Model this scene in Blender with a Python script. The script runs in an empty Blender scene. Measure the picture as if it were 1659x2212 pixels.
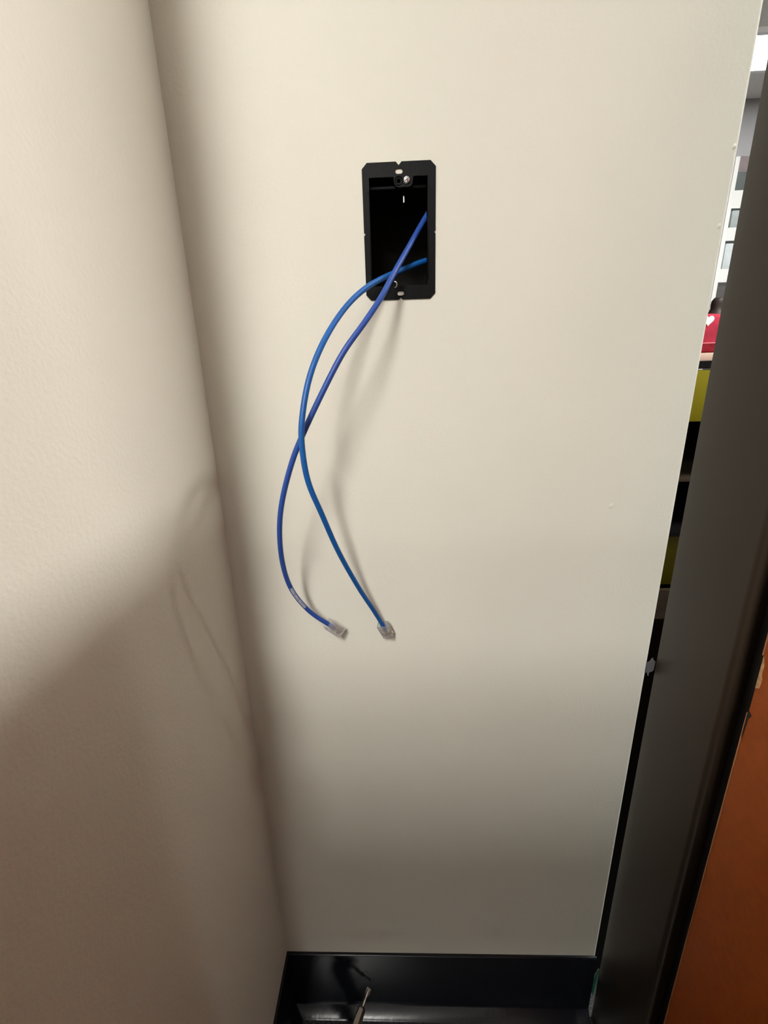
import bpy, bmesh, math, random
from mathutils import Vector, Matrix

# ------------------------------------------------------------------ camera
S = bpy.context.scene
C = S.collection
CAM_H, CAM_D = 0.976, 0.43
PITCH, ROLL, YAW, FPX = 0.29624437, -0.03068808, -0.03513013, 921.34
cam_data = bpy.data.cameras.new('camera')
cam_data.sensor_fit = 'VERTICAL'
cam_data.sensor_height = 24.0
cam_data.lens = FPX / 2212.0 * 24.0
cam_data.clip_start = 0.01
cam = bpy.data.objects.new('camera', cam_data)
C.objects.link(cam)
fw = Vector((math.sin(YAW) * math.cos(PITCH), math.cos(YAW) * math.cos(PITCH), -math.sin(PITCH)))
r0 = Vector((math.cos(YAW), -math.sin(YAW), 0))
u0 = r0.cross(fw)
rt = math.cos(ROLL) * r0 + math.sin(ROLL) * u0
up = -math.sin(ROLL) * r0 + math.cos(ROLL) * u0
cam.matrix_world = Matrix(((rt.x, up.x, -fw.x, 0.0), (rt.y, up.y, -fw.y, -CAM_D),
                           (rt.z, up.z, -fw.z, CAM_H), (0, 0, 0, 1)))
S.camera = cam

# ------------------------------------------------------------------ world, exposure
world = bpy.data.worlds.new('world')
S.world = world
world.use_nodes = True
world.node_tree.nodes['Background'].inputs[0].default_value = (0.75, 0.85, 1.0, 1)
world.node_tree.nodes['Background'].inputs[1].default_value = 0.4
S.view_settings.view_transform = 'Standard'
S.view_settings.look = 'None'
S.view_settings.gamma = 1.0
S.view_settings.use_curve_mapping = False
S.view_settings.exposure = 0.0

LIGHT_BEHIND = 86.0      # ceiling panel behind the camera
FILL_REAR = 44.0       # unseen fill panel added far back to lift the lower wall
LIGHT_CORNER = 6.0
LIGHT_STRIP = 290.0       # slim strip above the orange cabinet
LIGHT_STORE = 14.0       # panels over the shop floor

# ------------------------------------------------------------------ materials
MATS = {}
def mat(name, col, rough=0.5, metal=0.0, noise=0.0, nscale=40.0, bump=0.0, bscale=300.0,
        emit=None, estr=0.0, trans=0.0, ior=1.45, coat=0.0, spec=0.5, col2=None, bdist=0.001, detail=3.0):
    m = bpy.data.materials.new(name)
    m.use_nodes = True
    nt = m.node_tree
    b = nt.nodes['Principled BSDF']
    b.inputs['Base Color'].default_value = (*col, 1)
    b.inputs['Roughness'].default_value = rough
    b.inputs['Metallic'].default_value = metal
    b.inputs['IOR'].default_value = ior
    b.inputs['Specular IOR Level'].default_value = spec
    b.inputs['Transmission Weight'].default_value = trans
    b.inputs['Coat Weight'].default_value = coat
    if emit:
        b.inputs['Emission Color'].default_value = (*emit, 1)
        b.inputs['Emission Strength'].default_value = estr
    tc = nt.nodes.new('ShaderNodeTexCoord')
    if noise > 0 or col2:
        n = nt.nodes.new('ShaderNodeTexNoise')
        n.inputs['Scale'].default_value = nscale
        n.inputs['Detail'].default_value = detail
        r = nt.nodes.new('ShaderNodeValToRGB')
        c2 = col2 or tuple(max(0, c * (1 - noise)) for c in col)
        r.color_ramp.elements[0].color = (*c2, 1)
        r.color_ramp.elements[1].color = (*col, 1)
        r.color_ramp.elements[0].position = 0.35
        r.color_ramp.elements[1].position = 0.65
        nt.links.new(tc.outputs['Object'], n.inputs['Vector'])
        nt.links.new(n.outputs['Fac'], r.inputs['Fac'])
        nt.links.new(r.outputs['Color'], b.inputs['Base Color'])
    if bump > 0:
        n2 = nt.nodes.new('ShaderNodeTexNoise')
        n2.inputs['Scale'].default_value = bscale
        n2.inputs['Detail'].default_value = 4.0
        bp = nt.nodes.new('ShaderNodeBump')
        bp.inputs['Strength'].default_value = bump
        bp.inputs['Distance'].default_value = bdist
        nt.links.new(tc.outputs['Object'], n2.inputs['Vector'])
        nt.links.new(n2.outputs['Fac'], bp.inputs['Height'])
        nt.links.new(bp.outputs['Normal'], b.inputs['Normal'])
    MATS[name] = m
    return m

mat('wall_paint', (0.705, 0.685, 0.60), 0.6, spec=0.3, noise=0.03, nscale=6, bump=0.3, bscale=320, bdist=0.0010)
mat('board_core', (0.62, 0.58, 0.5), 0.9)
mat('room_paint', (0.62, 0.60, 0.57), 0.7, noise=0.03, nscale=3)
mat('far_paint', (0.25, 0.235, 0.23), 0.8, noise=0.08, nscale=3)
mat('ceiling_tile', (0.72, 0.70, 0.66), 0.9, noise=0.06, nscale=60)
mat('vinyl_base', (0.005, 0.006, 0.009), 0.17, bump=0.2, bscale=160, bdist=0.0005, spec=0.5)
mat('floor_vinyl', (0.07, 0.07, 0.07), 0.22, col2=(0.012, 0.012, 0.014), nscale=500, bump=0.15, bscale=220)
mat('black_plastic', (0.0015, 0.0015, 0.0018), 0.42, bump=0.3, bscale=420, bdist=0.0005, col2=(0.003, 0.003, 0.0034), nscale=160, spec=0.09)
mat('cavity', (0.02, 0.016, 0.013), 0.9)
mat('steel', (0.75, 0.75, 0.74), 0.25, metal=1.0)
mat('steel_dark', (0.62, 0.60, 0.57), 0.3, metal=1.0)
mat('steel_shiny', (0.95, 0.92, 0.86), 0.3, metal=1.0)
mat('gold', (0.75, 0.66, 0.5), 0.35, metal=1.0)
mat('jacket_violet', (0.022, 0.075, 0.34), 0.42, noise=0.1, nscale=90)
mat('jacket_teal', (0.006, 0.10, 0.36), 0.42, noise=0.1, nscale=90)
mat('print_white', (0.42, 0.45, 0.55), 0.5, col2=(0.26, 0.28, 0.36), nscale=260)
mat('clear_plastic', (0.97, 0.97, 1.0), 0.10, trans=0.86, ior=1.25)
mat('wire_pale', (0.55, 0.5, 0.45), 0.5)
mat('bronze_metal', (0.029, 0.0195, 0.0125), 0.4, spec=0.4, bump=0.05, bscale=700, bdist=0.0003)
mat('black_rubber', (0.008, 0.006, 0.006), 0.6)
mat('orange_laminate', (0.42, 0.085, 0.008), 0.5, spec=0.2, noise=0.12, nscale=140, bump=0.15, bscale=600, bdist=0.0003)
mat('orange_edge', (0.40, 0.16, 0.07), 0.4)
mat('bare_wood', (0.62, 0.36, 0.17), 0.7, noise=0.3, nscale=200)
mat('grey_tape', (0.10, 0.10, 0.105), 0.6, noise=0.12, nscale=180)
mat('green_plastic', (0.01, 0.09, 0.06), 0.3)
mat('handle_black', (0.02, 0.02, 0.02), 0.5)
mat('handle_red', (0.45, 0.03, 0.02), 0.4)
mat('white_metal', (0.80, 0.83, 0.83), 0.4)
mat('carton_teal', (0.40, 0.47, 0.48), 0.6, noise=0.15, nscale=20)
mat('carton_slate', (0.10, 0.125, 0.13), 0.6, noise=0.15, nscale=20)
mat('carton_grey', (0.62, 0.70, 0.73), 0.6, noise=0.15, nscale=20)
mat('carton_pink', (0.24, 0.20, 0.21), 0.6, noise=0.1, nscale=20)
mat('pale_board', (0.5, 0.36, 0.29), 0.5)
mat('black_laminate', (0.003, 0.0025, 0.0025), 0.5, spec=0.15)
mat('lime_laminate', (0.15, 0.128, 0.004), 0.45, spec=0.2, noise=0.1, nscale=15)
mat('brown_wood', (0.035, 0.024, 0.015), 0.6, spec=0.2, noise=0.3, nscale=30)
mat('red_fabric', (0.36, 0.03, 0.055), 0.8, spec=0.1, noise=0.2, nscale=60)
mat('white_fabric', (0.85, 0.82, 0.78), 0.8)
mat('pink_piping', (0.5, 0.10, 0.12), 0.7)
mat('dark_ceramic', (0.026, 0.017, 0.014), 0.55, spec=0.3)
mat('light_frame', (0.8, 0.8, 0.8), 0.4)
mat('glow_behind', (1, 1, 1), 0.5, emit=(1.0, 0.985, 0.94), estr=LIGHT_BEHIND)
mat('glow_strip', (1, 1, 1), 0.5, emit=(1.0, 0.985, 0.94), estr=LIGHT_STRIP)
mat('glow_fill', (1, 1, 1), 0.5, emit=(1.0, 0.985, 0.94), estr=FILL_REAR)
mat('glow_corner', (1, 1, 1), 0.5, emit=(1.0, 0.985, 0.94), estr=LIGHT_CORNER)
mat('glow_store', (1, 1, 1), 0.5, emit=(0.92, 0.97, 1.0), estr=LIGHT_STORE)

# ------------------------------------------------------------------ helpers
def finish(name, bm, m, parent=None, smooth=False, angle=35):
    bmesh.ops.recalc_face_normals(bm, faces=bm.faces[:])
    me = bpy.data.meshes.new(name)
    bm.to_mesh(me); bm.free()
    o = bpy.data.objects.new(name, me)
    C.objects.link(o)
    me.materials.append(MATS[m])
    if smooth:
        for p in me.polygons: p.use_smooth = True
        me.set_sharp_from_angle(angle=math.radians(angle))
    if parent is not None:
        o.parent = parent
        o.matrix_parent_inverse = parent.matrix_world.inverted()
    return o

def thing(name, label, cat, loc=(0, 0, 0), group=None):
    o = bpy.data.objects.new(name, None)
    o.empty_display_size = 0.05
    C.objects.link(o)
    o.location = loc
    o.matrix_world = Matrix.Translation(loc)
    tag(o, label, cat, group)
    return o

def tag(o, label, cat, group=None):
    o['label'] = label; o['category'] = cat
    if group: o['group'] = group
    return o

def struct(o):
    o['kind'] = 'structure'
    return o

def add_box(bm, a, b, bevel=0.0, seg=2):
    t = bmesh.new()
    bmesh.ops.create_cube(t, size=1.0)
    for v in t.verts:
        v.co = Vector((a[i] + (v.co[i] + 0.5) * (b[i] - a[i]) for i in range(3)))
    if bevel > 0:
        bmesh.ops.bevel(t, geom=t.edges[:], offset=bevel, segments=seg, profile=0.5, affect='EDGES')
    join(bm, t)

def join(bm, t, M=None):
    if M is not None: bmesh.ops.transform(t, matrix=M, verts=t.verts[:])
    me = bpy.data.meshes.new('tmp'); t.to_mesh(me); t.free()
    bm.from_mesh(me); bpy.data.meshes.remove(me)

def box(name, a, b, m, parent=None, bevel=0.0, seg=2, smooth=None):
    bm = bmesh.new(); add_box(bm, a, b, bevel, seg)
    return finish(name, bm, m, parent, smooth=bevel > 0 if smooth is None else smooth)

def frame_z(d):
    d = d.normalized()
    x = Vector((0, 0, 1)).cross(d)
    if x.length < 1e-4: x = Vector((1, 0, 0))
    x.normalize(); y = d.cross(x)
    return x, y, d

def catmull(pts, n):
    P = [Vector(p) for p in pts]
    P = [2 * P[0] - P[1]] + P + [2 * P[-1] - P[-2]]
    out = []
    for i in range(1, len(P) - 2):
        p0, p1, p2, p3 = P[i - 1:i + 3]
        for k in range(n):
            t = k / n
            out.append(0.5 * ((2 * p1) + (p2 - p0) * t + (2 * p0 - 5 * p1 + 4 * p2 - p3) * t * t
                              + (3 * p1 - p0 - 3 * p2 + p3) * t ** 3))
    out.append(P[-2])
    return out

def smooth_path(p, it=6):
    for _ in range(it):
        p = [p[0]] + [(p[i - 1] + 2 * p[i] + p[i + 1]) / 4 for i in range(1, len(p) - 1)] + [p[-1]]
    return p

def tube(bm, path, r, sides=14, a0=0.0, a1=2 * math.pi, closed=True, ref=None):
    """sweep a circle (or an arc of it) along a path; ref = constant outward reference for the arc"""
    n = len(path); rings = []
    nrm = None
    for i in range(n):
        t = (path[min(i + 1, n - 1)] - path[max(i - 1, 0)]).normalized()
        if ref is not None:
            nrm = ref - t * ref.dot(t)
        elif nrm is None:
            nrm = t.orthogonal()
        else:
            nrm = nrm - t * nrm.dot(t)
        nrm.normalize(); bn = t.cross(nrm)
        rr = r(i / (n - 1)) if callable(r) else r
        cnt = sides if closed else sides + 1
        rings.append([bm.verts.new(path[i] + rr * (math.cos(a0 + (a1 - a0) * k / sides) * nrm
                                                   + math.sin(a0 + (a1 - a0) * k / sides) * bn))
                      for k in range(cnt)])
    for i in range(n - 1):
        m = len(rings[i])
        for k in range(m if closed else m - 1):
            k2 = (k + 1) % m
            bm.faces.new((rings[i][k], rings[i][k2], rings[i + 1][k2], rings[i + 1][k]))
    if closed:
        bm.faces.new(rings[0][::-1]); bm.faces.new(rings[-1])

def lathe(bm, prof, M, sides=24):
    """prof: (radius, distance along local z)"""
    rings = []
    for r, z in prof:
        if r < 1e-6: rings.append([bm.verts.new(M @ Vector((0, 0, z)))])
        else: rings.append([bm.verts.new(M @ Vector((r * math.cos(2 * math.pi * k / sides),
                                                     r * math.sin(2 * math.pi * k / sides), z))) for k in range(sides)])
    for a, b in zip(rings[:-1], rings[1:]):
        for k in range(sides):
            k2 = (k + 1) % sides
            if len(a) == 1 and len(b) == 1: continue
            if len(a) == 1: bm.faces.new((a[0], b[k], b[k2]))
            elif len(b) == 1: bm.faces.new((a[k], a[k2], b[0]))
            else: bm.faces.new((a[k], a[k2], b[k2], b[k]))
    if len(rings[0]) > 1: bm.faces.new(rings[0][::-1])
    if len(rings[-1]) > 1: bm.faces.new(rings[-1])

def flat_shape(name, loops, depth, M, m, parent=None, bevel=0.0):
    """a plate of the given thickness from an outer loop and hole loops in 2D; local z is the thickness"""
    cu = bpy.data.curves.new('tmp', 'CURVE'); cu.dimensions = '2D'; cu.fill_mode = 'BOTH'
    cu.extrude = depth / 2; cu.bevel_depth = bevel; cu.bevel_resolution = 1
    for lp in loops:
        sp = cu.splines.new('POLY'); sp.points.add(len(lp) - 1)
        for p, q in zip(sp.points, lp): p.co = (q[0], q[1], 0, 1)
        sp.use_cyclic_u = True
    ob = bpy.data.objects.new('tmp', cu); C.objects.link(ob)
    dg = bpy.context.evaluated_depsgraph_get()
    me = bpy.data.meshes.new_from_object(ob.evaluated_get(dg))
    bpy.data.objects.remove(ob); bpy.data.curves.remove(cu)
    bm = bmesh.new(); bm.from_mesh(me); bpy.data.meshes.remove(me)
    bmesh.ops.remove_doubles(bm, verts=bm.verts[:], dist=1e-6)
    bmesh.ops.transform(bm, matrix=M, verts=bm.verts[:])
    return finish(name, bm, m, parent)

def oval(cx, cy, w, h, n=20):
    """rounded slot"""
    r = h / 2; out = []
    for k in range(n):
        a = 2 * math.pi * k / n
        out.append((cx + (w / 2 - r) * (1 if math.cos(a) >= 0 else -1) + r * math.cos(a), cy + r * math.sin(a)))
    return out

# ------------------------------------------------------------------ setting
XL, XR = -0.187, 0.286
CEIL = 2.73
struct(box('floor', (-3.2, -6.6, -0.05), (3.4, 3.3, 0.0), 'floor_vinyl'))
struct(box('ceiling', (-3.2, -6.6, CEIL), (3.4, 3.3, CEIL + 0.05), 'ceiling_tile'))
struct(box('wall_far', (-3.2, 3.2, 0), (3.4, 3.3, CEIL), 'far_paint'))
struct(box('wall_right', (3.3, -6.5, 0), (3.4, 3.2, CEIL), 'room_paint'))
struct(box('wall_rear', (-3.2, -6.6, 0), (3.4, -6.5, CEIL), 'room_paint'))
struct(box('wall_side', (-3.2, -6.5, 0), (-3.1, 3.2, CEIL), 'room_paint'))

# back wall of the niche: painted board with the cut-out, cavity and rear board behind it
HX0, HX1, HZ0, HZ1 = -0.0207, 0.0320, 1.0571, 1.1432
def back_wall():
    bm = bmesh.new()
    T = 0.013
    xs = [XL - 0.12, HX0, HX1, XR - 0.004]; zs = [0, HZ0, HZ1, CEIL]
    # front skin, rounded right-hand corner, end cap
    prof = []                      # plan outline from the cut-out side round the free end
    for k in range(7):
        a = math.pi / 2 * k / 6
        prof.append((XR - 0.004 + 0.004 * math.sin(a), 0.004 - 0.004 * math.cos(a)))
    prof.append((XR, 0.12))
    V = {}
    def v(x, y, z):
        k = (round(x, 5), round(y, 5), round(z, 5))
        if k not in V: V[k] = bm.verts.new((x, y, z))
        return V[k]
    for i in range(3):
        for j in range(3):
            if i == 1 and j == 1: continue
            bm.faces.new((v(xs[i], 0, zs[j]), v(xs[i + 1], 0, zs[j]), v(xs[i + 1], 0, zs[j + 1]), v(xs[i], 0, zs[j + 1])))
            bm.faces.new((v(xs[i], T, zs[j]), v(xs[i], T, zs[j + 1]), v(xs[i + 1], T, zs[j + 1]), v(xs[i + 1], T, zs[j])))
    c = [(HX0, HZ0), (HX1, HZ0), (HX1, HZ1), (HX0, HZ1)]
    for k in range(4):
        (x0, z0), (x1, z1) = c[k], c[(k + 1) % 4]
        bm.faces.new((v(x0, 0, z0), v(x1, 0, z1), v(x1, T, z1), v(x0, T, z0)))
    zz = zs
    for (x0, y0), (x1, y1) in zip(prof[:-1], prof[1:]):
        for j in range(3):
            bm.faces.new((v(x0, y0, zz[j]), v(x1, y1, zz[j]), v(x1, y1, zz[j + 1]), v(x0, y0, zz[j + 1])))
    # inside end and rear board
    add_box(bm, (XL - 0.12, 0.107, 0), (XR, 0.12, CEIL))
    add_box(bm, (XR - 0.04, T, 0), (XR - 0.004, 0.107, CEIL))
    o = finish('wall_back', bm, 'wall_paint')
    for p in o.data.polygons: p.use_smooth = True
    o.data.set_sharp_from_angle(angle=math.radians(30))
    return struct(o)
wall_back = back_wall()
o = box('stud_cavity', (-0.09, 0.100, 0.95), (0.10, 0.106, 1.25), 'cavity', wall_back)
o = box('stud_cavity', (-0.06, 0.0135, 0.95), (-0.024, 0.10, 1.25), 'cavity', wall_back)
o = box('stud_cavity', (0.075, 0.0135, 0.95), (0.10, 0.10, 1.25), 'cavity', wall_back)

for nx, nz, nr in ((0.2202, 0.8462, 0.0020), (0.2805, 1.0956, 0.0015), (0.2815, 1.1522, 0.0015)):      # paint nibs on the board
    bm = bmesh.new()
    bmesh.ops.create_icosphere(bm, subdivisions=2, radius=1.0)
    for v in bm.verts: v.co = Vector((nx + v.co.x * nr, v.co.y * nr * 0.45, nz + (v.co.z + 0.35 * v.co.x) * nr * 1.3))
    finish('paint_nib', bm, 'wall_paint', wall_back, True)
struct(box('wall_left', (XL - 0.12, -0.335, 0), (XL, 0.0, CEIL), 'wall_paint', bevel=0.0))

# moulded vinyl cove base, mitred in the corner
prof = [(0.0, 0.134), (0.0022, 0.134), (0.0034, 0.1332), (0.004, 0.1315), (0.004, 0.0150), (0.0043, 0.0135), (0.0051, 0.0121),
        (0.0155, 0.0016), (0.0165, 0.0008), (0.0175, 0.0), (0.0, 0.0)]
def base(name, p0, p1, nrm, m0, m1):
    """p0, p1: ends on the wall line; nrm: away from the wall; m0, m1: 1 where the end is mitred"""
    bm = bmesh.new(); d = (p1 - p0).normalized(); ends = []
    for p, s, mt in ((p0, 1, m0), (p1, -1, m1)):
        ends.append([bm.verts.new(p + nrm * q + d * (s * mt * q) + Vector((0, 0, z))) for q, z in prof])
    n = len(prof)
    for k in range(n):
        bm.faces.new((ends[0][k], ends[0][(k + 1) % n], ends[1][(k + 1) % n], ends[1][k]))
    bm.faces.new(ends[0]); bm.faces.new(ends[1][::-1])
    return struct(finish(name, bm, 'vinyl_base', smooth=True, angle=40))
base('baseboard_back', Vector((XL, 0, 0)), Vector((XR, 0, 0)), Vector((0, -1, 0)), 1, 0)
base('baseboard_left', Vector((XL, 0, 0)), Vector((XL, -0.335, 0)), Vector((1, 0, 0)), 1, 0)

# ------------------------------------------------------------------ ceiling lights
def troffer(label, x0, x1, y0, y1, glow):
    t = thing('ceiling_light', label, 'ceiling light', ((x0 + x1) / 2, (y0 + y1) / 2, CEIL))
    bm = bmesh.new(); w = 0.025; z0, z1 = CEIL - 0.022, CEIL
    add_box(bm, (x0, y0, z0), (x0 + w, y1, z1)); add_box(bm, (x1 - w, y0, z0), (x1, y1, z1))
    add_box(bm, (x0 + w, y0, z0), (x1 - w, y0 + w, z1)); add_box(bm, (x0 + w, y1 - w, z0), (x1 - w, y1, z1))
    finish('frame', bm, 'light_frame', t)
    box('diffuser', (x0 + w, y0 + w, CEIL - 0.012), (x1 - w, y1 - w, CEIL), glow, t)
    return t
troffer('long white ceiling panel light over the room behind the niche', -0.63, -0.27, -3.55, -1.75, 'glow_behind')
troffer('bright white ceiling panel light seen at the top of the gap beside the wall', 1.55, 2.75, 2.56, 2.90, 'glow_store')
troffer('unseen fill panel added far behind the niche for the low wall', -0.85, -0.25, -6.4, -5.5, 'glow_fill')  # added fill lamp, no known source; brightens the low wall
troffer('small white ceiling panel light behind the niche on the cabinet side', 0.6, 1.2, -3.4, -2.2, 'glow_corner')
t = thing('strip_light', 'slim ceiling strip light over the shop aisle beyond the orange cabinet', 'ceiling light', (1.61, 0.0, CEIL))
box('housing', (1.51, -0.12, CEIL - 0.03), (1.71, 0.52, CEIL), 'light_frame', t, 0.004)
box('diffuser', (1.53, -0.10, CEIL - 0.055), (1.69, 0.50, CEIL - 0.0302), 'glow_strip', t, 0.01, 3)

# ------------------------------------------------------------------ low-voltage bracket
def bracket():
    t = thing('mounting_bracket', 'black plastic low-voltage mounting bracket framing an open hole in the wall', 'wall bracket', (0.0062, 0, 1.1))
    cx, cz = 0.0062, 1.1000
    W2, H2, c = 0.0312, 0.0525, 0.0044
    n, s = 0.0025, 0.0014
    outer = [(-W2 + c, H2), (-n, H2), (0, H2 - 0.0026), (n, H2), (W2 - c, H2), (W2, H2 - c),
             (W2, s), (W2 - 0.0013, 0), (W2, -s), (W2, -H2 + c), (W2 - c, -H2),
             (n * .7, -H2), (0, -H2 + 0.0018), (-n * .7, -H2), (-W2 + c, -H2), (-W2, -H2 + c),
             (-W2, -s), (-W2 + 0.0013, 0), (-W2, s), (-W2, H2 - c)]
    ox0, ox1, oz0, oz1 = -0.0255, 0.0244, -0.0415, 0.0418
    # opening with the screw tab hanging from its top edge and a small tab at the bottom
    op = [(ox0, oz0), (-0.0095, oz0), (-0.0085, oz0 + 0.003), (-0.002, oz0 + 0.003), (-0.001, oz0),
          (ox1, oz0), (ox1, oz1), (0.0122, oz1)]
    for k in range(7):
        a = -math.pi / 2 * k / 6
        op.append((0.0078 + 0.004 * math.cos(a), 0.0382 + 0.004 * math.sin(a)))
    for k in range(7):
        a = -math.pi / 2 - math.pi / 2 * k / 6
        op.append((-0.0002 + 0.004 * math.cos(a), 0.0382 + 0.004 * math.sin(a)))
    op += [(-0.0045, oz1), (ox0, oz1)]
    hole_l = [(-0.0002 + 0.0017 * math.cos(2 * math.pi * k / 14), 0.0388 + 0.0017 * math.sin(2 * math.pi * k / 14)) for k in range(14)]
    slot_t = oval(0.0001, 0.0458, 0.0066, 0.0042)
    slot_b = oval(0.0, -0.0476, 0.0062, 0.0038)
    M = Matrix.Translation((cx, -0.0007, cz)) @ Matrix.Rotation(math.pi / 2, 4, 'X')
    flat_shape('face_plate', [outer, op, hole_l, slot_t, slot_b], 0.0008, M, 'black_plastic', t, 0.0001)
    # sleeve going into the wall
    bm = bmesh.new(); w = 0.0012
    X0, X1, Z0, Z1 = cx + ox0, cx + ox1, cz + oz0, cz + oz1
    add_box(bm, (X0 - w, 0.0, Z0 - w), (X0, 0.016, Z1 + w)); add_box(bm, (X1, 0.0, Z0 - w), (X1 + w, 0.016, Z1 + w))
    add_box(bm, (X0, 0.0, Z0 - w), (X1, 0.016, Z0)); add_box(bm, (X0, 0.0, Z1), (X1, 0.016, Z1 + w))
    finish('sleeve', bm, 'black_plastic', t)
    # raised inner lip and the ledge behind the tab
    box('lip', (X0 - 0.0010, -0.0022, Z0 + 0.004), (X0, -0.0012, Z1 - 0.010), 'black_plastic', t, 0.0003)
    box('lip', (X1, -0.0022, Z0 + 0.004), (X1 + 0.0010, -0.0012, Z1 - 0.010), 'black_plastic', t, 0.0003)
    box('ledge', (X0, 0.006, Z1 - 0.0065), (X1, 0.010, Z1 - 0.0035), 'black_plastic', t, 0.0008)
    # tab boss around the left screw hole
    bm = bmesh.new()
    ring = [Vector((cx - 0.0002 + 0.0030 * math.cos(2 * math.pi * k / 24), -0.0012, cz + 0.0388 + 0.0030 * math.sin(2 * math.pi * k / 24))) for k in range(25)]
    tube(bm, ring, 0.0006, 8, closed=True)
    finish('screw_boss', bm, 'black_plastic', t, True)
    # zinc cross-head screw
    sc = Vector((cx + 0.0066, -0.0012, cz + 0.0390))
    bm = bmesh.new()
    Ms = Matrix.Translation(sc) @ Matrix.Rotation(math.pi / 2, 4, 'X')
    lathe(bm, [(0.0014, -0.020), (0.0014, 0.0), (0.0030, 0.0), (0.0030, 0.0006), (0.0025, 0.0013), (0.0013, 0.0017), (0.0, 0.0018)], Ms, 20)
    so = finish('clamp_screw', bm, 'steel', t, True); so['label'] = 'shiny zinc cross-head screw'
    bm = bmesh.new()
    for a in (0.5, 0.5 + math.pi / 2):
        tb = bmesh.new(); add_box(tb, (-0.0017, -0.0003, 0.0013), (0.0017, 0.0003, 0.0020))
        join(bm, tb, Ms @ Matrix.Rotation(a, 4, 'Z'))
    finish('cross_recess', bm, 'black_rubber', so)
    # screw end hanging inside, and the loop of the lower hole
    bm = bmesh.new()
    lathe(bm, [(0.0, 0), (0.0007, 0.0004), (0.0007, 0.0052), (0.0, 0.0056)], Matrix.Translation((0.0104, 0.008, 1.1255)), 10)
    finish('clamp_wire', bm, 'steel_shiny', t, True)
    bm = bmesh.new()
    ring = [Vector((cx - 0.0052 + 0.0019 * math.cos(math.pi * (k / 16 * 1.1 - 0.55)), -0.0022, cz - 0.0405 + 0.0024 * math.sin(math.pi * (k / 16 * 1.1 - 0.55)))) for k in range(17)]
    tube(bm, ring, 0.0004, 6)
    finish('lower_screw_rim', bm, 'steel_shiny', t, True)
    return t
bracket()

# ------------------------------------------------------------------ network cables
CAB_A = [(0.075, 0.060, 1.0900), (0.055, 0.040, 1.0885), (0.0315, 0.0160, 1.0823), (0.0084, 0.0000, 1.0715), (-0.0061, -0.0100, 1.0647), (-0.0239, -0.0260, 1.0531), (-0.0408, -0.0440, 1.0354), (-0.0567, -0.0640, 1.0092), (-0.0680, -0.0790, 0.9811), (-0.0740, -0.0890, 0.9517), (-0.0758, -0.0910, 0.9302), (-0.0741, -0.0880, 0.8992), (-0.0661, -0.0800, 0.8686), (-0.0565, -0.0650, 0.8279), (-0.0413, -0.0430, 0.7785), (-0.0293, -0.0280, 0.7462), (-0.0192, -0.0160, 0.7179)]
CAB_B = [(0.062, 0.060, 1.165), (0.047, 0.038, 1.1430), (0.0311, 0.0160, 1.1181), (0.0147, -0.0040, 1.0895), (0.0000, -0.0280, 1.0624), (-0.0099, -0.0420, 1.0434), (-0.0251, -0.0560, 1.0211), (-0.0414, -0.0660, 0.9999), (-0.0577, -0.0740, 0.9719), (-0.0745, -0.0780, 0.9415), (-0.0886, -0.0780, 0.9132), (-0.1023, -0.0730, 0.8757), (-0.1097, -0.0640, 0.8422), (-0.1128, -0.0520, 0.8067), (-0.1096, -0.0400, 0.7739), (-0.0965, -0.0270, 0.7427), (-0.0786, -0.0170, 0.7205)]

def plug(parent, at, d, roll, jacket):
    """clear modular plug; local z runs along the cable to the contact end, local y is the latch side"""
    z = d.normalized(); y = Vector((0, -1, 0)); y = (y - z * y.dot(z)).normalized(); x = y.cross(z)
    M = Matrix(((x.x, y.x, z.x, at.x), (x.y, y.y, z.y, at.y), (x.z, y.z, z.z, at.z), (0, 0, 0, 1))) @ Matrix.Rotation(roll, 4, 'Z')
    bm = bmesh.new()
    hw, hh, L = 0.0058, 0.0040, 0.0215
    # body with a hollow rear half for the jacket
    t = bmesh.new()
    add_box(t, (-hw, -hh, 0.0), (hw, hh, L))
    rear = min(t.faces, key=lambda f: f.calc_center_median().z)
    bmesh.ops.inset_region(t, faces=[rear], thickness=0.0011)
    ext = bmesh.ops.extrude_discrete_faces(t, faces=[rear])
    for v in ext['faces'][0].verts: v.co.z += 0.0115; v.co.x *= 0.8; v.co.y *= 0.75
    join(bm, t, M)
    b = finish('plug', bm, 'clear_plastic', parent); b['label'] = 'clear modular plug'
    bm = bmesh.new(); t = bmesh.new()
    vs = [t.verts.new(q) for q in ((-0.0016, hh, L - 0.002), (0.0016, hh, L - 0.002), (0.0016, hh + 0.0042, 0.0005), (-0.0016, hh + 0.0042, 0.0005),
                                    (-0.0016, hh - 0.0005, L - 0.0005), (0.0016, hh - 0.0005, L - 0.0005), (0.0016, hh + 0.0053, 0.0005), (-0.0016, hh + 0.0053, 0.0005))]
    for f in ((0, 1, 2, 3), (4, 7, 6, 5), (0, 4, 5, 1), (1, 5, 6, 2), (2, 6, 7, 3), (3, 7, 4, 0)): t.faces.new([vs[i] for i in f])
    join(bm, t, M); finish('latch', bm, 'clear_plastic', b)
    bm = bmesh.new(); t = bmesh.new()
    for k in range(8): add_box(t, (-0.0038 + k * 0.00102, -hh - 0.0001, L - 0.0060), (-0.0034 + k * 0.00102, -hh + 0.0028, L - 0.0002))
    join(bm, t, M); finish('contacts', bm, 'gold', b)
    # inner end of the jacket, split into flat wires
    bm = bmesh.new()
    lathe(bm, [(0.0024, -0.001), (0.0024, 0.0085), (0.0018, 0.0098)], M @ Matrix.Scale(1.0, 4), 14)
    finish('jacket_end', bm, jacket, b, True)

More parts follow.
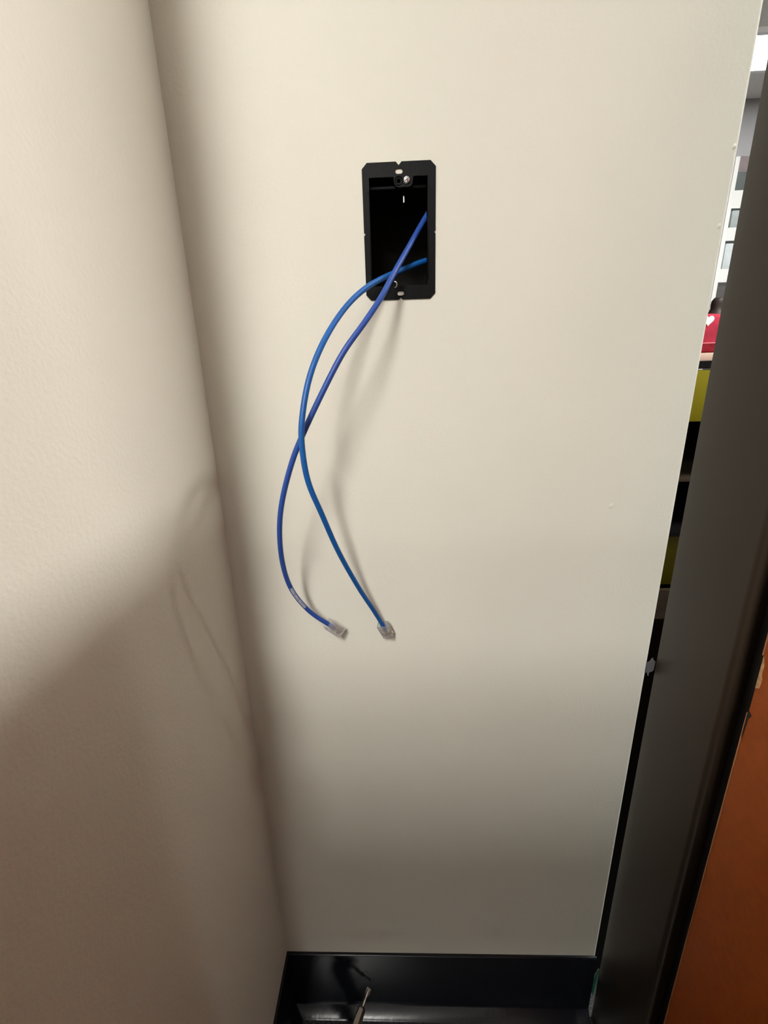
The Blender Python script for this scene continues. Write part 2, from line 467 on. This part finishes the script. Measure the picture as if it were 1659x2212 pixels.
def cable(name, label, pts, r, m, roll, mark=None):
    t = thing(name, label, 'cable', (0.03, 0, 1.1), 'network cables hanging from the bracket')
    path = smooth_path(catmull(pts, 10), 10)
    bm = bmesh.new(); tube(bm, path, r, 16)
    finish('jacket', bm, m, t, True)
    if mark:
        n = len(path); seg = path[int(mark[0] * n):int(mark[1] * n)]
        bm = bmesh.new()
        tube(bm, seg, r + 0.00012, 6, math.radians(mark[2]), math.radians(mark[3]), closed=False, ref=Vector((0, -1, 0)))
        lo = finish('printed_marking', bm, 'print_white', t, True); lo['label'] = 'pale worn print along the jacket'
    d = (path[-1] - path[-5]).normalized()
    plug(t, path[-1] - d * 0.003, d, roll, m)
    return t
cable('network_cable', 'blue network cable leaving the bracket lower down, ending in the right-hand clear plug', CAB_A, 0.0024, 'jacket_teal', 0.30)
cable('network_cable', 'violet-blue network cable leaving the bracket higher up, with pale print near its left-hand plug', CAB_B, 0.0024, 'jacket_violet', -0.45, (0.862, 0.925, -62, 8))

# ------------------------------------------------------------------ metal post, orange cabinet
def post():
    bm = bmesh.new()
    x0, x1, y0, y1 = 0.290, 0.345, -0.105, -0.0073
    out = []
    def corner(cx, cy, r, a0, n):
        for k in range(n + 1):
            a = math.radians(a0 + 90 * k / n); out.append((cx + r * math.cos(a), cy + r * math.sin(a)))
    corner(x0 + 0.001, y1 - 0.001, 0.001, 90, 3)
    corner(x0 + 0.006, y0 + 0.006, 0.006, 180, 8)
    corner(x1 - 0.002, y0 + 0.002, 0.002, 270, 2)
    corner(x1 - 0.001, y1 - 0.001, 0.001, 0, 2)
    a = [bm.verts.new((x, y, 0)) for x, y in out]; b = [bm.verts.new((x, y, 1.345)) for x, y in out]
    n = len(out)
    for k in range(n): bm.faces.new((a[k], a[(k + 1) % n], b[(k + 1) % n], b[k]))
    bm.faces.new(a[::-1]); bm.faces.new(b)
    o = finish('metal_post', bm, 'bronze_metal', None, True)
    tag(o, 'tall dark bronze metal post standing just off the free edge of the wall', 'post')
post()

t = thing('cabinet', 'tall orange laminate cabinet beside the dark metal post', 'cabinet', (0.5, -0.55, 0))
YE = -0.1290
box('side_panel', (0.290, -1.0, 0.0), (0.308, YE, 1.345), 'orange_laminate', t, 0.0008)
box('carcass', (0.3082, -1.0, 0.0), (0.80, YE + 0.0005, 1.345), 'orange_laminate', t, 0.001)
box('edge_band', (0.2897, YE + 0.0002, 0.757), (0.308, YE + 0.0012, 1.345), 'orange_edge', t, 0.0003)
box('edge_band', (0.2897, YE + 0.0002, 0.0), (0.308, YE + 0.0012, 0.701), 'orange_edge', t, 0.0003)
o = flat_shape('chipped_edge', [[(-0.0006, 0.757), (-0.0030, 0.750), (-0.0028, 0.741), (-0.0043, 0.738), (-0.0040, 0.729), (-0.0006, 0.7265)]], 0.0004,
               Matrix(((0, 0, 1, 0.2899), (1, 0, 0, YE), (0, 1, 0, 0), (0, 0, 0, 1))), 'bare_wood', t)
o['label'] = 'pale bare wood where the edge is chipped'
o = flat_shape('split_seam', [[(0.0, 0.704), (-0.0035, 0.7015), (-0.0028, 0.6985), (-0.0016, 0.6975), (-0.0008, 0.680), (0.0, 0.676)]], 0.0005,
               Matrix(((0, 0, 1, 0.2899), (1, 0, 0, YE), (0, 1, 0, 0), (0, 0, 0, 1))), 'black_rubber', t)
box('added_shade_top', (-0.62, -1.05, 0.930), (0.2898, -0.48, 0.965), 'black_laminate', t, 0.003)  # unseen counter added behind the camera to shade the lower wall
box('added_shade_end', (-0.60, -1.0, 0.0), (-0.58, -0.50, 0.9298), 'orange_laminate', t, 0.001)  # end support of the added counter, also out of view
box('dark_gap_strip', (0.304, YE + 0.0014, 0.0), (0.330, -0.1055, 1.35), 'black_rubber', t, 0.002)  # black strip painted in for the dark open gap beside the post

# ------------------------------------------------------------------ scraps in the gap, added dark sheet behind
bm = bmesh.new()
a = [bm.verts.new((x, y, z)) for x in (0.2868, 0.345) for y, z in ((0.034, 0.0), (0.034, 0.692), (0.060, 0.640), (0.060, 0.0))]
for f in ((0, 1, 2, 3), (7, 6, 5, 4), (0, 4, 5, 1), (1, 5, 6, 2), (2, 6, 7, 3), (3, 7, 4, 0)): bm.faces.new([a[k] for k in f])
o = finish('dark_gap_sheet', bm, 'black_laminate')  # added sheet; its black stands in for shadowed floor beyond the gap
tag(o, 'added black sheet standing in for dark floor and shadow low in the gap', 'strip')
o = flat_shape('tape_scrap', [[(0.2825, 0.6580), (0.2853, 0.6593), (0.2880, 0.6645), (0.2905, 0.6600), (0.2925, 0.6590), (0.2920, 0.6480), (0.2896, 0.6458), (0.2868, 0.6450), (0.2866, 0.6398), (0.2857, 0.6405), (0.2848, 0.6440), (0.2838, 0.6452), (0.2828, 0.6440)]],
               0.0006, Matrix.Translation((0, -0.0034, 0)) @ Matrix.Rotation(math.pi / 2, 4, 'X'), 'grey_tape')
tag(o, 'torn scrap of grey tape bridging the gap between wall and metal post', 'tape')
bm = bmesh.new()
tube(bm, [Vector((0.2925, -0.0015, 0.105)), Vector((0.2905, -0.0018, 0.090)), Vector((0.2890, -0.0022, 0.07)), Vector((0.2885, -0.0026, 0.055)), Vector((0.2895, -0.003, 0.044))],
     lambda s: 0.0008 + 0.0022 * math.sin(math.pi * s) ** 0.8, 10)
o = finish('plastic_scrap', bm, 'green_plastic', None, True)
tag(o, 'dark green sliver of plastic stuck low in the gap by the baseboard', 'scrap')

# ------------------------------------------------------------------ screwdriver leaning on the baseboard
def screwdriver():
    tip = Vector((-0.0606, -0.0105, 0.0700)); lo = Vector((-0.0783, -0.0450, 0.0575))
    d = (lo - tip).normalized()
    x, y, z = frame_z(d)
    M = Matrix(((x.x, y.x, z.x, tip.x), (x.y, y.y, z.y, tip.y), (x.z, y.z, z.z, tip.z), (0, 0, 0, 1)))
    L = 0.168
    butt = tip + d * L
    t = thing('screwdriver', 'multi-bit screwdriver with a steel tip leaning up against the dark baseboard', 'screwdriver', (butt.x, butt.y, 0))
    bm = bmesh.new()
    lathe(bm, [(0.0008, 0), (0.0022, 0.002), (0.0030, 0.005), (0.0028, 0.008), (0.0020, 0.0105), (0.0020, 0.014), (0.0030, 0.016), (0.0030, 0.030)], M, 12)
    b = finish('bit', bm, 'steel_shiny', t, True)
    bm = bmesh.new()
    for k in range(4):
        tb = bmesh.new(); add_box(tb, (0.0012, -0.0004, 0.0002), (0.0033, 0.0004, 0.0075))
        join(bm, tb, M @ Matrix.Rotation(k * math.pi / 2, 4, 'Z'))
    finish('bit_wing', bm, 'steel_dark', b)
    bm = bmesh.new()
    lathe(bm, [(0.0042, 0.0215), (0.0060, 0.0235), (0.0064, 0.030), (0.0068, 0.034), (0.0068, 0.080)], M, 6)
    finish('hex_barrel', bm, 'steel_dark', t)
    bm = bmesh.new()
    lathe(bm, [(0.008, 0.076), (0.012, 0.079), (0.0125, 0.086), (0.0105, 0.094), (0.0135, 0.108), (0.0155, 0.125), (0.0155, 0.148), (0.013, 0.162), (0.008, L)], M, 24)
    h = finish('handle', bm, 'handle_black', t, True)
    bm = bmesh.new()
    for k in range(6):
        tb = bmesh.new(); add_box(tb, (0.0140, -0.0022, 0.122), (0.0162, 0.0022, 0.150), 0.0006)
        join(bm, tb, M @ Matrix.Rotation(k * math.pi / 3 + 0.2, 4, 'Z'))
    finish('grip', bm, 'handle_red', h, True)
    # set it down: lowest point of the handle on the floor
    return t
screwdriver()

# ------------------------------------------------------------------ shop seen through the gap
def display_cabinet():
    t = thing('display_cabinet', 'black display cabinet with yellow-green drawer fronts and a pale top, seen through the gap', 'cabinet', (1.05, 1.3, 0))
    X0, X1, Y0, Y1 = 0.78, 1.36, 1.07, 1.52
    box('top', (X0 - 0.01, Y0 - 0.002, 1.010), (X1 + 0.01, Y1, 1.035), 'pale_board', t, 0.002)
    box('top_rail', (X0, Y0 - 0.0015, 0.986), (X1, Y0 + 0.03, 1.0098), 'black_laminate', t)
    box('side', (X0, Y0 + 0.004, 0.0), (X0 + 0.018, Y1, 0.9858), 'black_laminate', t)
    box('side', (X1 - 0.018, Y0 + 0.004, 0.0), (X1, Y1, 0.9858), 'black_laminate', t)
    box('back', (X0 + 0.018, Y1 - 0.012, 0.0), (X1 - 0.018, Y1, 0.9858), 'black_laminate', t)
    a = box('drawer', (X0 + 0.02, Y0, 0.816), (X1 - 0.02, Y0 + 0.30, 0.982), 'lime_laminate', t, 0.0015)
    box('handle', (1.15, Y0 - 0.012, 0.90), (1.25, Y0 - 0.0002, 0.912), 'black_laminate', a, 0.002)
    box('shelf', (X0 + 0.018, Y0 + 0.03, 0.600), (X1 - 0.018, Y1 - 0.012, 0.608), 'brown_wood', t)
    box('divider', (X0 + 0.018, Y0 + 0.004, 0.399), (X1 - 0.018, Y0 + 0.35, 0.414), 'black_laminate', t)
    a = box('drawer', (X0 + 0.02, Y0 + 0.13, 0.140), (X1 - 0.02, Y0 + 0.32, 0.350), 'lime_laminate', t, 0.0015)
    box('handle', (1.15, Y0 + 0.118, 0.28), (1.25, Y0 + 0.1298, 0.292), 'black_laminate', a, 0.002)
    box('kick_board', (X0 + 0.018, Y0 + 0.03, 0.0), (X1 - 0.018, Y0 + 0.05, 0.165), 'brown_wood', t)
display_cabinet()

def cushion():
    t = thing('cushion', 'red cushion with a white heart lying on the pale cabinet top', 'cushion', (1.01, 1.15, 1.035))
    bm = bmesh.new()
    bmesh.ops.create_uvsphere(bm, u_segments=40, v_segments=24, radius=1.0)
    for v in bm.verts:
        p = v.co
        s = lambda a, e: math.copysign(abs(a) ** e, a)
        v.co = Vector((1.01 + 0.10 * s(p.x, 0.45), 1.15 + 0.048 * s(p.y, 0.8), 1.0975 + 0.0625 * s(p.z, 0.45)))
    finish('cover', bm, 'red_fabric', t, True, 80)
    hp = []
    for k in range(40):
        a = 2 * math.pi * k / 40
        hp.append((0.0011 * 16 * math.sin(a) ** 3, 0.0011 * (13 * math.cos(a) - 5 * math.cos(2 * a) - 2 * math.cos(3 * a) - math.cos(4 * a))))
    hp.reverse()
    flat_shape('heart', [hp], 0.002, Matrix.Translation((1.019, 1.1035, 1.136)) @ Matrix.Rotation(math.radians(84), 4, 'X'), 'white_fabric', t)
    ring = []
    for k in range(61):
        a = 2 * math.pi * k / 60
        s = lambda q, e: math.copysign(abs(q) ** e, q)
        ring.append(Vector((1.01 + 0.098 * s(math.cos(a), 0.45), 1.15 + 0.0485 * s(math.sin(a), 0.8), 1.066)))
    bm = bmesh.new(); tube(bm, ring, 0.0022, 8)
    finish('piping', bm, 'pink_piping', t, True)
cushion()

bm = bmesh.new()
lathe(bm, [(0.032, 0), (0.044, 0.03), (0.050, 0.07), (0.046, 0.105), (0.033, 0.130), (0.0235, 0.145), (0.0205, 0.156), (0.0215, 0.168), (0.0205, 0.180), (0.014, 0.190), (0.0, 0.193)],
      Matrix.Translation((1.146, 1.26, 1.035)), 28)
o = finish('vase', bm, 'dark_ceramic', None, True, 60)
tag(o, 'dark brown round-topped vase standing behind the red cushion', 'vase')

def rack():
    t = thing('shelf_rack', 'white metal shop shelving rack seen high through the gap', 'shelf', (2.1, 2.35, 0))
    X0, X1, Y0, Y1 = 1.722, 2.45, 2.17, 2.55
    for x in (X0, X1):
        for y in (Y0, Y1 - 0.03):
            box('upright', (x, y, 0), (x + 0.022, y + 0.03, 2.0), 'white_metal', t, 0.002)
    for z0, z1 in ((1.434, 1.498), (1.630, 1.690), (1.776, 1.855)):
        bm = bmesh.new()
        add_box(bm, (X0 + 0.022, Y0 + 0.002, z0), (X1, Y0 + 0.012, z1))
        add_box(bm, (X0 + 0.022, Y0 + 0.012, z1 - 0.02), (X1, Y1 - 0.002, z1 - 0.004))
        finish('shelf', bm, 'white_metal', t)
rack()
def carton(m, label, x0, x1, y0, y1, z0, z1, tape):
    t = thing('carton', label, 'box', ((x0 + x1) / 2, (y0 + y1) / 2, z0))
    box('body', (x0, y0, z0), (x1, y1, z1), m, t, 0.002)
    ym = (y0 + y1) / 2
    box('tape', (x0 - 0.0004, ym - 0.02, z1 - 0.03), (x1 + 0.0004, ym + 0.02, z1 + 0.0006), tape, t)
carton('carton_grey', 'pale grey-blue carton on the lowest shelf of the white rack', 1.752, 2.05, 2.174, 2.48, 1.494, 1.618, 'white_metal')
carton('carton_teal', 'grey-green carton on the middle shelf of the white rack', 1.755, 2.08, 2.174, 2.48, 1.686, 1.768, 'carton_grey')
carton('carton_slate', 'dark slate carton on the top shelf under a pinkish box', 1.745, 2.10, 2.176, 2.48, 1.856, 1.936, 'carton_grey')
carton('carton_pink', 'pinkish grey box on top of the dark slate carton', 1.740, 2.02, 2.20, 2.45, 1.937, 2.012, 'carton_grey')
